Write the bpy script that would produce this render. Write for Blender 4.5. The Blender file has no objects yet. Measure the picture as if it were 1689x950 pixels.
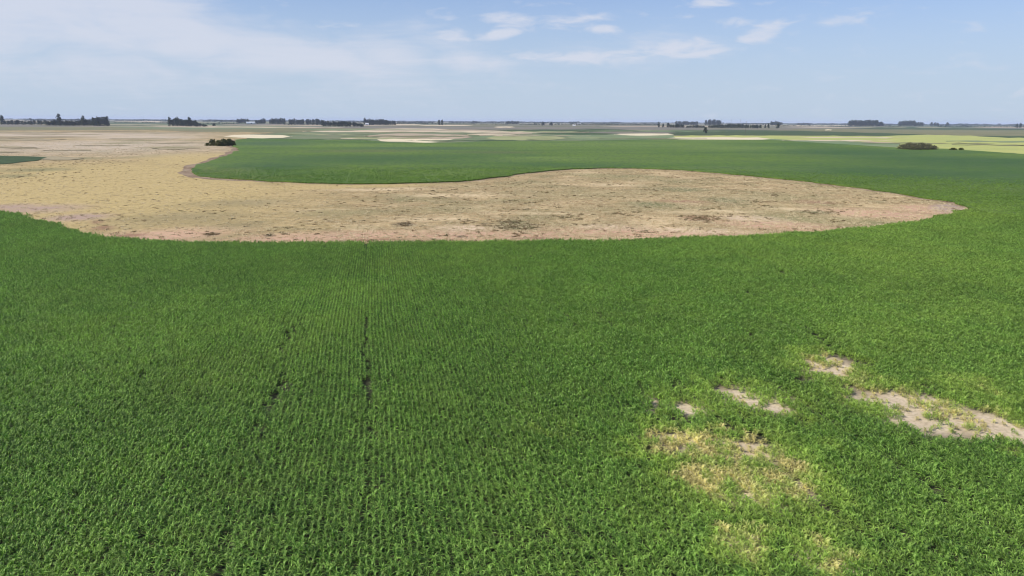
import bpy, bmesh, math, random
import numpy as np
from mathutils import Vector, Matrix, geometry as mgeo

random.seed(7)
rng = np.random.default_rng(11)
sc = bpy.context.scene
COL = sc.collection
R = math.radians

# ------------------------------------------------------------------ camera
H = 24.0                       # height of the viewpoint over the field, metres
FPX = 1127.0                   # focal length in pixels of the 1689 px wide photograph
PITCH, ROLL = R(13.74), R(0.34)
cam_data = bpy.data.cameras.new('camera')
cam_data.sensor_width = 36.0
cam_data.lens = 36.0 * FPX / 1689.0
cam_data.clip_start = 0.5
cam_data.clip_end = 60000.0
cam = bpy.data.objects.new('camera', cam_data)
COL.objects.link(cam)
sc.camera = cam
fw = Vector((0, math.cos(PITCH), -math.sin(PITCH)))
up0 = Vector((0, math.sin(PITCH), math.cos(PITCH)))
rt = Vector((1, 0, 0)) * math.cos(ROLL) + up0 * math.sin(ROLL)
upv = up0 * math.cos(ROLL) - Vector((1, 0, 0)) * math.sin(ROLL)
cam.matrix_world = Matrix((( rt.x, upv.x, -fw.x, 0), (rt.y, upv.y, -fw.y, 0),
                           (rt.z, upv.z, -fw.z, H), (0, 0, 0, 1)))

# ------------------------------------------------------------------ sky, sun
SUN_EL, SUN_AZ = R(44), R(-112)          # azimuth clockwise from +Y
SKY_STRENGTH = 0.12
world = bpy.data.worlds.new('World')
sc.world = world
world.use_nodes = True
world.cycles.sampling_method = 'MANUAL'
world.cycles.sample_map_resolution = 512
sun_data = bpy.data.lights.new('sun', 'SUN')
sun_data.energy = 4.6
sun_data.angle = R(0.5)
sun_data.color = (1.0, 0.95, 0.87)
sun = bpy.data.objects.new('sun', sun_data)
sdir = Vector((math.sin(SUN_AZ) * math.cos(SUN_EL), math.cos(SUN_AZ) * math.cos(SUN_EL), math.sin(SUN_EL)))
sun.rotation_euler = sdir.to_track_quat('Z', 'Y').to_euler()
sun.location = (0, 0, 80)
COL.objects.link(sun)
sc.view_settings.view_transform = 'Standard'
sc.view_settings.look = 'None'
sc.view_settings.gamma = 1.0
sc.view_settings.exposure = 0.22
sc.view_settings.use_curve_mapping = False
HAZE_DENSITY = 4.0e-5
HAZE_COLOR = (0.66, 0.74, 1.0)
sc.cycles.volume_bounces = 1
sc.cycles.max_bounces = 6
sc.cycles.filter_width = 1.15
sc.cycles.transparent_max_bounces = 4


class Nodes:
    """small helper to write node trees as expressions"""
    def __init__(self, nt):
        self.nt = nt

    def new(self, t, **kw):
        n = self.nt.nodes.new(t)
        for k, v in kw.items():
            setattr(n, k, v)
        return n

    def put(self, sock, v):
        if isinstance(v, bpy.types.NodeSocket):
            self.nt.links.new(v, sock)
        elif v is not None:
            if sock.type == 'RGBA' and len(v) == 3:
                v = (*v, 1.0)
            sock.default_value = v

    def math(self, op, a, b=None, c=None, clamp=False):
        n = self.new('ShaderNodeMath', operation=op, use_clamp=clamp)
        self.put(n.inputs[0], a)
        if b is not None:
            self.put(n.inputs[1], b)
        if c is not None:
            self.put(n.inputs[2], c)
        return n.outputs[0]

    def mix(self, f, a, b, mode='MIX'):
        n = self.new('ShaderNodeMix', data_type='RGBA', blend_type=mode)
        self.put(n.inputs[0], f)
        self.put(n.inputs[6], a)
        self.put(n.inputs[7], b)
        return n.outputs[2]

    def ramp(self, v, lo, hi, a=0.0, b=1.0, smooth=True):
        n = self.new('ShaderNodeMapRange', interpolation_type='SMOOTHSTEP' if smooth else 'LINEAR')
        self.put(n.inputs[0], v)
        for i, x in enumerate((lo, hi, a, b)):
            n.inputs[i + 1].default_value = x
        return n.outputs[0]

    def noise(self, vec, scale, detail=4.0, rough=0.55, distort=0.0):
        n = self.new('ShaderNodeTexNoise')
        self.put(n.inputs['Vector'], vec)
        n.inputs['Scale'].default_value = scale
        n.inputs['Detail'].default_value = detail
        n.inputs['Roughness'].default_value = rough
        n.inputs['Distortion'].default_value = distort
        return n.outputs['Fac']

    def mapping(self, vec, loc=(0, 0, 0), rot=(0, 0, 0), scale=(1, 1, 1), kind='POINT'):
        n = self.new('ShaderNodeMapping', vector_type=kind)
        self.put(n.inputs[0], vec)
        n.inputs[1].default_value = loc
        n.inputs[2].default_value = rot
        n.inputs[3].default_value = scale
        return n.outputs[0]

    def xyz(self, x, y, z=0.0):
        n = self.new('ShaderNodeCombineXYZ')
        self.put(n.inputs[0], x)
        self.put(n.inputs[1], y)
        self.put(n.inputs[2], z)
        return n.outputs[0]

    def length(self, v):
        n = self.new('ShaderNodeVectorMath', operation='LENGTH')
        self.put(n.inputs[0], v)
        return n.outputs['Value']

    def blob(self, vec, c, r, rot=0.0, soft=0.0):
        """1 inside an ellipse, falling to 0 over its rim"""
        m = self.mapping(vec, loc=(c[0], c[1], 0), rot=(0, 0, rot), scale=(r[0], r[1], 1), kind='TEXTURE')
        s = self.new('ShaderNodeSeparateXYZ')
        self.put(s.inputs[0], m)
        d = self.length(self.xyz(s.outputs[0], s.outputs[1]))
        return self.ramp(d, soft, 1.25, 1.0, 0.0)


# ---- pixel of the photograph -> direction / ground point
def ray(px, py):
    u = (px - 844.5) / FPX
    v = (475.0 - py) / FPX
    return fw + rt * u + upv * v


def ground(px, py, z=0.0):
    d = ray(px, py)
    dz = min(d.z, -0.0012)
    t = (H - z) / -dz
    return Vector((d.x * t, d.y * t, z))


def azel(px, py):
    d = ray(px, py).normalized()
    return math.atan2(d.x, d.y), math.asin(d.z)


def at(px, dist):
    """ground point in the direction of column px (on the horizon line) at a distance"""
    d = ray(px, 199.5 + (px - 844.5) * 0.0059)
    a = math.atan2(d.x, d.y)
    return Vector((math.tan(a) * dist, dist, 0))


def build_sky():
    nt = world.node_tree
    for n in list(nt.nodes):
        nt.nodes.remove(n)
    N = Nodes(nt)
    out = N.new('ShaderNodeOutputWorld')
    bg = N.new('ShaderNodeBackground')
    bg.inputs[1].default_value = SKY_STRENGTH
    nt.links.new(bg.outputs[0], out.inputs[0])
    sky = N.new('ShaderNodeTexSky', sky_type='NISHITA')
    sky.sun_disc = False
    sky.sun_elevation = SUN_EL
    sky.sun_rotation = SUN_AZ
    sky.altitude = 100.0
    sky.air_density = 1.0
    sky.dust_density = 0.6
    sky.ozone_density = 2.0
    tc = N.new('ShaderNodeTexCoord')
    sep = N.new('ShaderNodeSeparateXYZ')
    nt.links.new(tc.outputs['Generated'], sep.inputs[0])
    x, y, z = sep.outputs
    az = N.math('ARCTAN2', x, y)
    el = N.math('ARCSINE', z)
    ae = N.xyz(az, el)
    # wispy detail: high cloud lies on a level sheet, so it is sampled where the view ray meets that sheet
    zz = N.math('ADD', N.math('MAXIMUM', z, 0.0), 0.06)
    sheet = N.xyz(N.math('DIVIDE', x, zz), N.math('DIVIDE', y, zz))
    n1 = N.noise(N.mapping(sheet, rot=(0, 0, 0.35), scale=(0.55, 1.1, 1)), 1.6, 7, 0.58, 0.6)
    n2 = N.noise(N.mapping(sheet, loc=(7, 3, 0), rot=(0, 0, -0.2), scale=(0.8, 1.5, 1)), 4.5, 6, 0.6, 0.3)
    det = N.math('ADD', N.math('MULTIPLY', n1, 0.6), N.math('MULTIPLY', n2, 0.4))

    def cl(px, py, wx, wy, tilt, amp, soft=0.0):
        a, e = azel(px, py)
        b = N.blob(ae, (a, e), (wx / FPX, wy / FPX), tilt, soft)
        return N.math('MULTIPLY', b, amp)

    veil = None
    for args in [(40, 10, 360, 70, -0.10, 0.95), (250, 48, 300, 58, -0.16, 0.95), (470, 88, 300, 42, -0.10, 0.9), (150, 0, 320, 40, -0.1, .9),
                 (330, 92, 110, 14, -0.30, 0.45), (640, 88, 130, 40, -0.1, 0.8), (770, 102, 100, 24, -0.05, 0.85),
                 (130, 105, 330, 60, -0.05, 0.55), (-330, 40, 500, 120, 0.1, 0.8), (600, 120, 520, 60, 0, 0.36), (700, 70, 160, 40, -0.1, 0.42), (1050, 85, 260, 36, 0.05, 0.34), (420, 30, 90, 12, -0.5, 0.3)]:
        c = cl(*args)
        veil = c if veil is None else N.math('MAXIMUM', veil, c)
    torn_v = N.noise(N.mapping(ae, rot=(0, 0, 0.15), scale=(1, 3.0, 1)), 9, 7, 0.6, 0.7)
    veil = N.ramp(N.math('ADD', veil, N.math('MULTIPLY', N.math('SUBTRACT', N.math('ADD', N.math('MULTIPLY', det, 0.4), N.math('MULTIPLY', torn_v, 0.6)), 0.5), 1.9)), 0.06, 0.95, 0.0, 0.92)
    puffs = None
    for args in [(748, 61, 34, 10, 0.03, 1.0), (842, 33, 40, 10, -0.05, 0.95), (822, 57, 46, 7, 0.12, 0.9),
                 (960, 30, 60, 9, 0.05, 0.65), (990, 46, 48, 7, -0.08, 0.65), (905, 45, 40, 8, 0.05, 0.40),
                 (960, 95, 105, 9, -0.03, 1.0), (1110, 78, 66, 11, 0.02, 1.0), (1170, 86, 70, 6, 0.1, 0.85),
                 (1030, 88, 70, 9, 0.15, 0.6), (1257, 52, 38, 11, 0.28, 0.85), (1218, 36, 24, 6, 0.05, 0.65),
                 (1168, 4, 30, 6, 0.0, 0.85), (1385, 34, 60, 8, 0.22, 0.42), (1110, 26, 50, 6, 0.0, 0.3),
                 (575, 38, 34, 6, 0.0, 0.55), (735, 30, 16, 4, 0.0, 0.35), (900, 6, 60, 5, 0.0, 0.4),
                 (1640, 105, 80, 10, 0.0, 0.2)]:
        c = cl(args[0], args[1], args[2] * 1.35, args[3] * 1.5, args[4], args[5])
        puffs = c if puffs is None else N.math('MAXIMUM', puffs, c)
    torn = N.noise(N.mapping(ae, rot=(0, 0, -0.08), scale=(1, 3.4, 1)), 20, 6, 0.6, 0.6)
    puffs = N.ramp(N.math('ADD', puffs, N.math('MULTIPLY', N.math('SUBTRACT', torn, 0.5), 2.2)), 0.08, 1.05)
    # the same broken high cloud carries on outside the frame
    front = N.math('MULTIPLY', N.ramp(N.math('ABSOLUTE', az), 0.72, 1.0, 1.0, 0.0), N.ramp(el, 0.19, 0.32, 1.0, 0.0))
    other = N.math('MULTIPLY', N.ramp(n1, 0.50, 0.68), N.ramp(el, 0.03, 0.2, 0.0, 0.55))
    other = N.math('MULTIPLY', other, N.math('SUBTRACT', 1.0, front))
    cover = N.math('MAXIMUM', N.math('MAXIMUM', veil, N.math('MULTIPLY', puffs, 0.98)), other, clamp=True)
    cover = N.math('MULTIPLY', cover, 0.86)
    base = N.mix(1.0, sky.outputs[0], SKY_TINT, 'MULTIPLY')
    # thin milky air low over the plain
    low = N.ramp(el, 0.0, 0.30, 1.0, 0.0)
    base = N.mix(N.math('MULTIPLY', low, SKY_MILK), base, SKY_MILK_COL)
    colr = N.mix(cover, base, CLOUD_COL)
    nt.links.new(colr, bg.inputs[0])


SKY_TINT = (0.55, 0.69, 0.98)
SKY_MILK = 0.92
SKY_MILK_COL = (3.75, 4.5, 5.5)
CLOUD_COL = (4.9, 5.15, 5.9)
build_sky()


# ------------------------------------------------------------------ tags and mesh helpers
def tag(o, label=None, cat=None, group=None, kind=None):
    if label: o['label'] = label
    if cat: o['category'] = cat
    if group: o['group'] = group
    if kind: o['kind'] = kind
    return o


def mesh_obj(name, verts, faces, mat, parent=None, smooth=False, link=True):
    me = bpy.data.meshes.new(name)
    me.from_pydata([tuple(v) for v in verts], [], faces)
    me.update()
    if mat:
        me.materials.append(mat)
    if smooth:
        me.polygons.foreach_set('use_smooth', [True] * len(me.polygons))
    o = bpy.data.objects.new(name, me)
    if link:
        COL.objects.link(o)
    if parent:
        o.parent = parent
    return o


def empty(name, loc, rz=0.0):
    o = bpy.data.objects.new(name, None)
    COL.objects.link(o)
    o.location = loc
    o.rotation_euler = (0, 0, rz)
    o.empty_display_size = 0.5
    return o


def new_mat(name):
    m = bpy.data.materials.new(name)
    m.use_nodes = True
    nt = m.node_tree
    for n in list(nt.nodes):
        nt.nodes.remove(n)
    N = Nodes(nt)
    out = N.new('ShaderNodeOutputMaterial')
    return m, N, out


def bsdf(N, out, color, rough=0.9, bump=None, strength=0.5, dist=0.1, spec=0.25):
    b = N.new('ShaderNodeBsdfPrincipled')
    N.put(b.inputs['Base Color'], color)
    N.put(b.inputs['Roughness'], rough)
    b.inputs['Specular IOR Level'].default_value = spec
    if bump is not None:
        bp = N.new('ShaderNodeBump')
        bp.inputs['Strength'].default_value = strength
        bp.inputs['Distance'].default_value = dist
        N.put(bp.inputs['Height'], bump)
        N.nt.links.new(bp.outputs[0], b.inputs['Normal'])
    N.nt.links.new(b.outputs[0], out.inputs[0])
    return b


def position(N):
    return N.new('ShaderNodeNewGeometry').outputs['Position']


# ---- seeded value noise for placing things
_L = rng.random((256, 256))


def vnoise(x, y, s, off=0):
    x = np.asarray(x) / s + off * 17.3
    y = np.asarray(y) / s + off * 9.1
    xi, yi = np.floor(x).astype(int), np.floor(y).astype(int)
    fx, fy = x - xi, y - yi
    fx = fx * fx * (3 - 2 * fx); fy = fy * fy * (3 - 2 * fy)
    g = lambda a, b: _L[a % 256, b % 256]
    return ((g(xi, yi) * (1 - fx) + g(xi + 1, yi) * fx) * (1 - fy)
            + (g(xi, yi + 1) * (1 - fx) + g(xi + 1, yi + 1) * fx) * fy)


def fnoise(x, y, s, off=0, octaves=4):
    a, w, t = 0.0, 1.0, 0.0
    for k in range(octaves):
        a = a + vnoise(x, y, s / 2 ** k, off + k) * w
        t += w
        w *= 0.6
    return a / t


def in_poly(x, y, poly):
    inside = np.zeros(len(x), bool)
    n = len(poly)
    for i in range(n):
        x1, y1 = poly[i]
        x2, y2 = poly[(i + 1) % n]
        c = ((y1 > y) != (y2 > y))
        with np.errstate(divide='ignore', invalid='ignore'):
            inside ^= c & (x < (x2 - x1) * (y - y1) / (y2 - y1 + 1e-12) + x1)
    return inside


def catmull(pts, n=6, closed=False):
    out = []
    m = len(pts)
    rngi = range(m if closed else m - 1)
    for i in rngi:
        p0 = pts[(i - 1) % m] if closed or i > 0 else pts[0]
        p1, p2 = pts[i], pts[(i + 1) % m]
        p3 = pts[(i + 2) % m] if closed or i + 2 < m else pts[-1]
        for k in range(n):
            t = k / n
            out.append(tuple(0.5 * (2 * b + (c - a) * t + (2 * a - 5 * b + 4 * c - d) * t * t
                                    + (3 * b - a - 3 * c + d) * t ** 3)
                             for a, b, c, d in zip(p0, p1, p2, p3)))
    if not closed:
        out.append(tuple(pts[-1]))
    return out


# ------------------------------------------------------------------ outlines on the ground
near_edge_px = [(-160, 312), (-60, 336), (0, 350), (60, 363), (110, 376), (150, 387), (185, 394), (250, 398), (330, 401),
                (450, 402), (600, 402), (750, 401), (850, 400), (1000, 398), (1150, 394), (1250, 390), (1350, 384),
                (1430, 376), (1500, 368), (1550, 360), (1580, 352)]
tip_px = [(1590, 345), (1583, 339), (1562, 332)]
far_edge_px = [(1530, 328), (1470, 319), (1430, 312), (1380, 306), (1300, 297), (1220, 289), (1150, 283),
               (1080, 279), (1000, 278), (930, 280), (870, 286), (820, 293), (770, 299), (700, 302), (600, 304),
               (500, 302), (420, 298), (370, 295), (334, 291), (315, 284), (318, 277), (340, 268), (370, 258),
               (392, 249), (388, 243), (386, 238), (390, 231)]
smooth_edge = catmull(near_edge_px + tip_px + far_edge_px, 5)
edge_w = [ground(px, py) for px, py in smooth_edge]
edge_j = []
for i, p in enumerate(edge_w):                    # a drill never leaves a ruled edge
    k = 0.010 * p.length
    edge_j.append((p.x + (vnoise([p.x], [p.y], 6, 3)[0] - .5) * k, p.y + (vnoise([p.x], [p.y], 6, 4)[0] - .5) * k))
G = lambda px, py: tuple(ground(px, py).xy)
# tan stubble: the lobe plus everything to its left
stubble_back = [(400, 226), (440, 223), (476, 221), (430, 219), (370, 219), (330, 216), (240, 213.5), (100, 212.5), (0, 214), (-90, 214)]
stubble_poly = edge_j + [G(*p) for p in stubble_back]
# green crop: wraps round the lobe on the near, right and far sides
green_back = [(-400, 1100), (2100, 1100)]
far_green_top = [(420, 228.5), (470, 230), (530, 231), (600, 231.5), (640, 235), (700, 236), (750, 235.5), (820, 233), (950, 232.5), (1050, 231),
                 (1120, 230.5), (1270, 231), (1300, 233), (1400, 239), (1480, 244), (1560, 246), (1620, 250), (1689, 255), (1800, 264)]
near_w = [(-260, 60), (-200, -40), (200, -40), (330, 40)]
green_poly = edge_j + [G(*p) for p in far_green_top] + near_w[::-1]

# ------------------------------------------------------------------ ground sheets
def wblob(px, py, rx, ry):
    """an ellipse given by its size in the photograph -> centre, radii, turn on the ground"""
    c = ground(px, py)
    e = ground(px + rx, py)
    n = ground(px, py - ry)
    f = ground(px, py + ry)
    rad_x = (e - c).length
    rad_y = (n - f).length / 2
    return (c.x, c.y), (rad_x, rad_y), -math.atan2(c.x, c.y)


def make_soil_mat():
    m, N, out = new_mat('bare_soil')
    p = position(N)
    a = N.noise(p, 0.35, 5, 0.6)
    b = N.noise(p, 3.0, 4, 0.6)
    c = N.mix(N.ramp(a, 0.35, 0.65), (0.47, 0.37, 0.24), (0.60, 0.49, 0.34))
    c = N.mix(N.math('MULTIPLY', N.ramp(b, 0.45, 0.65), 0.5), c, (0.27, 0.21, 0.12))
    # shade between the plants is painted into the soil colour; dry crust where the crop failed
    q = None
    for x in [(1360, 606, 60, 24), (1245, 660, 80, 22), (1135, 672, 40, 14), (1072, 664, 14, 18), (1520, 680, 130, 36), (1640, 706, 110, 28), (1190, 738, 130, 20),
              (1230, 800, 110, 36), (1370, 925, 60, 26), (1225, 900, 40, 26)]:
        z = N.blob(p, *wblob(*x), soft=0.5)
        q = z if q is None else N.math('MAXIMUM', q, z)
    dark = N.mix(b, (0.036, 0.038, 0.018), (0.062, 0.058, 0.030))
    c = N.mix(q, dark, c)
    bsdf(N, out, c, 0.95, b, 0.6, 0.06)
    return m


def make_plain_mat():
    """the open plain far out: a patchwork of fields"""
    m, N, out = new_mat('far_fields')
    p = position(N)
    v = N.new('ShaderNodeTexVoronoi', feature='F1', distance='CHEBYCHEV')
    N.put(v.inputs['Vector'], N.mapping(p, rot=(0, 0, 0.18), scale=(0.00085, 0.0011, 0)))
    v.inputs['Scale'].default_value = 1.0
    sp = N.new('ShaderNodeSeparateColor')
    N.nt.links.new(v.outputs['Color'], sp.inputs[0])
    r, g, b = sp.outputs
    c = N.mix(r, (0.115, 0.125, 0.055), (0.25, 0.205, 0.125))
    c = N.mix(N.ramp(g, 0.55, 0.75), c, (0.075, 0.11, 0.045))
    c = N.mix(N.ramp(b, 0.80, 0.9), c, (0.38, 0.33, 0.22))
    n = N.noise(p, 0.02, 5, 0.6)
    c = N.mix(N.math('MULTIPLY', N.ramp(n, 0.4, 0.65), 0.4), c, (0.16, 0.14, 0.08))
    bsdf(N, out, c, 0.95)
    return m


def ground_disc():
    rad = [0, 40, 120, 300, 700, 1500, 3200, 7000, 13000, 20000]
    n = 96
    vs, fs = [(0, 0, -0.05)], []
    for r in rad[1:]:
        for k in range(n):
            a = 2 * math.pi * k / n
            vs.append((math.sin(a) * r, math.cos(a) * r, -0.05))
    for k in range(n):
        fs.append((0, 1 + (k + 1) % n, 1 + k))
    for j in range(len(rad) - 2):
        o = 1 + j * n
        for k in range(n):
            fs.append((o + k, o + (k + 1) % n, o + n + (k + 1) % n, o + n + k))
    return vs, fs


vs, fs = ground_disc()
tag(mesh_obj('ground', vs, fs, make_plain_mat()), kind='structure')


def sheet(name, poly, z, mat, thick=0.0):
    """flat outline sheet, with an edge of its own height if thick"""
    pts = [Vector((x, y, 0)) for x, y in poly]
    tris = mgeo.tessellate_polygon([pts])
    vs = [(p.x, p.y, z) for p in pts]
    fs = []
    for t in tris:
        a, b, c = (pts[i] for i in t)
        if (b - a).cross(c - a).z < 0:
            t = t[::-1]
        fs.append(tuple(t))
    if thick:
        n = len(pts)
        vs += [(p.x, p.y, z - thick) for p in pts]
        for i in range(n):
            j = (i + 1) % n
            fs.append((i, j, n + j, n + i))
    return tag(mesh_obj(name, vs, fs, mat), kind='structure')


# soil under the crop
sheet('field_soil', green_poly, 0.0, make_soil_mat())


def blob_np(x, y, b, power=1.0):
    (cx, cy), (rx, ry), rot = b
    dx, dy = x - cx, y - cy
    c, s = math.cos(rot), math.sin(rot)
    u = (dx * c + dy * s) / rx
    v = (-dx * s + dy * c) / ry
    return np.clip(1.35 - np.hypot(u, v), 0, 1)


def make_stubble_mat():
    m, N, out = new_mat('dry_stubble')
    p = position(N)
    n_big = N.noise(p, 0.018, 5, 0.6)
    n_mid = N.noise(p, 0.09, 5, 0.62, 0.4)
    n_small = N.noise(p, 0.5, 4, 0.65)
    n_fine = N.noise(p, 2.2, 3, 0.7)
    tan = N.mix(N.ramp(n_mid, 0.32, 0.68), (0.49, 0.345, 0.165), (0.29, 0.20, 0.09))
    gold = (0.50, 0.375, 0.150)
    # smoother golden strip on the left, running along behind the lobe
    g = N.new('ShaderNodeAttribute', attribute_type='GEOMETRY', attribute_name='gold').outputs['Fac']
    g = N.math('MULTIPLY', g, N.ramp(n_mid, 0.2, 0.5, 0.75, 1.0))
    lobe = N.math('SUBTRACT', 1.0, g)
    # swaths left by the harvester run across the lobe
    sw = N.noise(N.mapping(p, rot=(0, 0, 0.5), scale=(0.18, 1.0, 1)), 0.45, 4, 0.6, 0.5)
    # broken weeds and residue show as dark flecks away from the golden strip
    fleck = N.math('MULTIPLY', N.ramp(n_small, 0.48, 0.62), N.ramp(n_mid, 0.38, 0.6, 0.45, 1.0))
    fleck = N.math('MULTIPLY', fleck, N.ramp(lobe, 0.0, 1.0, 0.05, 0.62))
    speck = N.noise(N.mapping(p, scale=(1, .5, 1)), 1.1, 2, 0.8)
    c = N.mix(g, tan, gold)
    c = N.mix(N.math('MULTIPLY', N.ramp(sw, 0.47, 0.62), N.ramp(lobe, 0.0, 1.0, 0.12, 0.55)), c, (0.26, 0.20, 0.095))
    c = N.mix(N.math('MULTIPLY', N.ramp(sw, 0.46, 0.34), N.ramp(lobe, 0.0, 1.0, 0.15, 0.5)), c, (0.60, 0.47, 0.27))
    c = N.mix(fleck, c, (0.24, 0.175, 0.075))
    c = N.mix(N.math('MULTIPLY', N.ramp(speck, 0.50, 0.62), 0.42), c, (0.24, 0.18, 0.07))
    c = N.mix(N.math('MULTIPLY', N.ramp(speck, 0.46, 0.36), 0.35), c, (0.60, 0.49, 0.28))
    pale = N.math('MULTIPLY', N.ramp(n_small, 0.44, 0.30), N.ramp(lobe, 0.0, 1.0, 0.2, 0.6))
    c = N.mix(pale, c, (0.64, 0.53, 0.33))
    c = N.mix(N.math('MULTIPLY', N.ramp(n_fine, 0.42, 0.62), 0.45), c, (0.27, 0.19, 0.08))
    blotch = N.noise(p, 0.045, 5, 0.65, 0.6)
    c = N.mix(N.math('MULTIPLY', N.ramp(blotch, 0.50, 0.62), N.math('MULTIPLY', lobe, 0.62)), c, (0.21, 0.18, 0.075))
    c = N.mix(N.math('MULTIPLY', N.ramp(blotch, 0.46, 0.34), N.math('MULTIPLY', lobe, 0.6)), c, (0.62, 0.47, 0.27))
    green = N.math('MULTIPLY', N.ramp(n_big, 0.50, 0.66), N.math('MULTIPLY', lobe, 0.5))
    c = N.mix(green, c, (0.21, 0.21, 0.085))

    tint = N.new('ShaderNodeAttribute', attribute_type='GEOMETRY', attribute_name='tint').outputs['Color']
    amt = N.new('ShaderNodeAttribute', attribute_type='GEOMETRY', attribute_name='amt').outputs['Fac']
    c = N.mix(N.math('MULTIPLY', amt, N.ramp(n_small, 0.35, 0.6, 0.65, 1.0)), c, tint)
    bsdf(N, out, c, 0.95, n_fine, 0.5, 0.12)
    return m



# the stubble field is a fine ground mesh; each vertex knows which cover grows there
def stubble_sheet():
    nc, nr = 640, 320
    A = np.linspace(-0.80, 0.74, nc)
    Rr = 90 * (1700 / 90) ** np.linspace(0, 1, nr)
    AA, RR = np.meshgrid(A, Rr)
    x, y = (RR * np.sin(AA)).ravel(), (RR * np.cos(AA)).ravel()
    big = edge_j + [G(*p) for p in [(400, 221), (440, 219), (476, 218), (430, 216.5), (370, 216), (330, 214.5), (240, 212.5), (100, 211), (0, 212), (-90, 212)]]
    inside = np.zeros(len(x), bool)
    for dx, dy in ((0, 0), (4, 0), (-4, 0), (0, 5), (0, -5), (12, 0), (-12, 0)):
        inside |= in_poly(x + dx, y + dy, big)
    idx = -np.ones(nc * nr, int)
    q = (np.arange(nr - 1)[:, None] * nc + np.arange(nc - 1)[None, :]).ravel()
    quads = np.stack([q, q + 1, q + nc + 1, q + nc], 1)
    quads = quads[inside[quads].any(1)]
    used = np.unique(quads)
    idx[used] = np.arange(len(used))
    x, y = x[used], y[used]
    o = mesh_obj('stubble_field', np.stack([x, y, np.full(len(x), -0.02)], 1).tolist(), idx[quads][:, ::-1].tolist(), make_stubble_mat())
    col = np.zeros((len(x), 3)); am = np.zeros(len(x))

    def fall(b, soft):
        (cx, cy), (rx, ry), rot = wblob(*b)
        dx, dy = x - cx, y - cy
        c_, s_ = math.cos(rot), math.sin(rot)
        d = np.hypot((dx * c_ + dy * s_) / rx, (-dx * s_ + dy * c_) / ry)
        t = np.clip((1.25 - d) / (1.25 - soft), 0, 1)
        return t * t * (3 - 2 * t)

    def dab(items, c3, a_, soft=0.2):
        nonlocal col, am
        w = np.zeros(len(x))
        for b in items:
            w = np.maximum(w, fall(b, soft))
        w = np.clip(w * min(a_ * 1.3, .97) * np.clip(.30 + 1.3 * fnoise(x, y, 9, 33, 4), 0, 1), 0, 1)
        col = col * (1 - w)[:, None] + np.array(c3)[None, :] * w[:, None]
        am = am * (1 - w) + w
    # pinkish worn ground along the near edge and at the right tip
    dab([(270, 388, 150, 14), (540, 390, 210, 11), (800, 387, 230, 11), (1060, 384, 210, 11), (1290, 372, 130, 9),
                (1440, 352, 110, 9), (1530, 345, 60, 9)], (0.52, 0.32, 0.21), 0.75)
    dab([(60, 345, 90, 8), (130, 358, 60, 7), (10, 341, 60, 6)], (0.36, 0.25, 0.20), 0.8)
    dab([(770, 376, 70, 7), (1140, 379, 110, 6), (1000, 374, 60, 5), (1240, 360, 60, 6)], (0.62, 0.47, 0.32), 0.75)
    dab([(1563, 343, 26, 8), (1575, 344, 14, 6)], (0.33, 0.25, 0.21), 0.95, 0.5)
    # greenish hollows
    dab([(852, 374, 40, 8), (845, 367, 28, 4)], (0.10, 0.12, 0.04), 0.85)
    dab([(1345, 350, 34, 4), (1080, 337, 60, 6), (1200, 330, 50, 7), (1120, 312, 60, 5)], (0.13, 0.145, 0.055), 0.7)
    dab([(300, 360, 140, 14), (390, 335, 110, 8), (400, 372, 60, 8)], (0.22, 0.18, 0.085), 0.55)
    dab([(960, 320, 160, 9), (1150, 345, 150, 7), (1010, 345, 110, 5), (720, 345, 130, 7), (560, 350, 110, 8), (1260, 325, 90, 8), (890, 300, 70, 4), (1080, 296, 120, 4)],
            (0.26, 0.225, 0.10), 0.5)
    dab([(760, 322, 120, 4), (1010, 305, 60, 3), (1190, 348, 60, 3), (1310, 345, 60, 3), (700, 362, 90, 4), (900, 352, 80, 3), (640, 312, 110, 3), (1120, 350, 50, 3)],
            (0.66, 0.51, 0.30), 0.65)
    # rusty patches
    dab([(1155, 360, 38, 6), (1340, 333, 40, 4), (1125, 332, 50, 3)], (0.27, 0.15, 0.085), 0.75)
    dab([(668, 370, 20, 4.5), (348, 386, 14, 3.5), (444, 388, 10, 3), (760, 390, 10, 2.5)], (0.10, 0.07, 0.04), 0.95, 0.3)
    dab([(1210, 390, 60, 3), (880, 393, 60, 3), (600, 396, 90, 3), (215, 388, 30, 4), (170, 376, 22, 5), (160, 366, 12, 4)],
            (0.24, 0.13, 0.075), 0.7)
    # far left: paler, with olive streaks
    dab([(150, 240, 300, 13), (120, 222, 260, 5), (240, 226, 120, 5)], (0.50, 0.41, 0.30), 0.7)
    dab([(20, 229, 55, 2.4), (90, 226, 60, 1.6), (60, 219, 60, 1.5), (40, 245, 40, 1.5), (330, 217, 60, 1.5), (180, 217, 80, 1.2)],
            (0.17, 0.14, 0.07), 0.9)
    dab([(280, 243, 60, 2), (290, 246, 20, 1.3), (200, 236, 50, 1.5), (230, 232, 50, 1.3), (120, 262, 60, 2), (60, 280, 70, 4), (20, 290, 40, 4)],
            (0.20, 0.185, 0.08), 0.7)

    g = np.zeros(len(x))
    for b in [(180, 300, 330, 48), (60, 320, 260, 30), (520, 308, 260, 5), (330, 262, 120, 14), (340, 325, 90, 12)]:
        g = np.maximum(g, fall(b, .45))
    me = o.data
    at_ = me.attributes.new('tint', 'FLOAT_COLOR', 'POINT')
    at_.data.foreach_set('color', np.concatenate([col / np.maximum(am, 1e-4)[:, None], np.ones((len(x), 1))], 1).astype(np.float32).ravel())
    for nm, v in (('amt', am), ('gold', g)):
        a_ = me.attributes.new(nm, 'FLOAT', 'POINT')
        a_.data.foreach_set('value', v.astype(np.float32))
    return tag(o, kind='structure')


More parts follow.
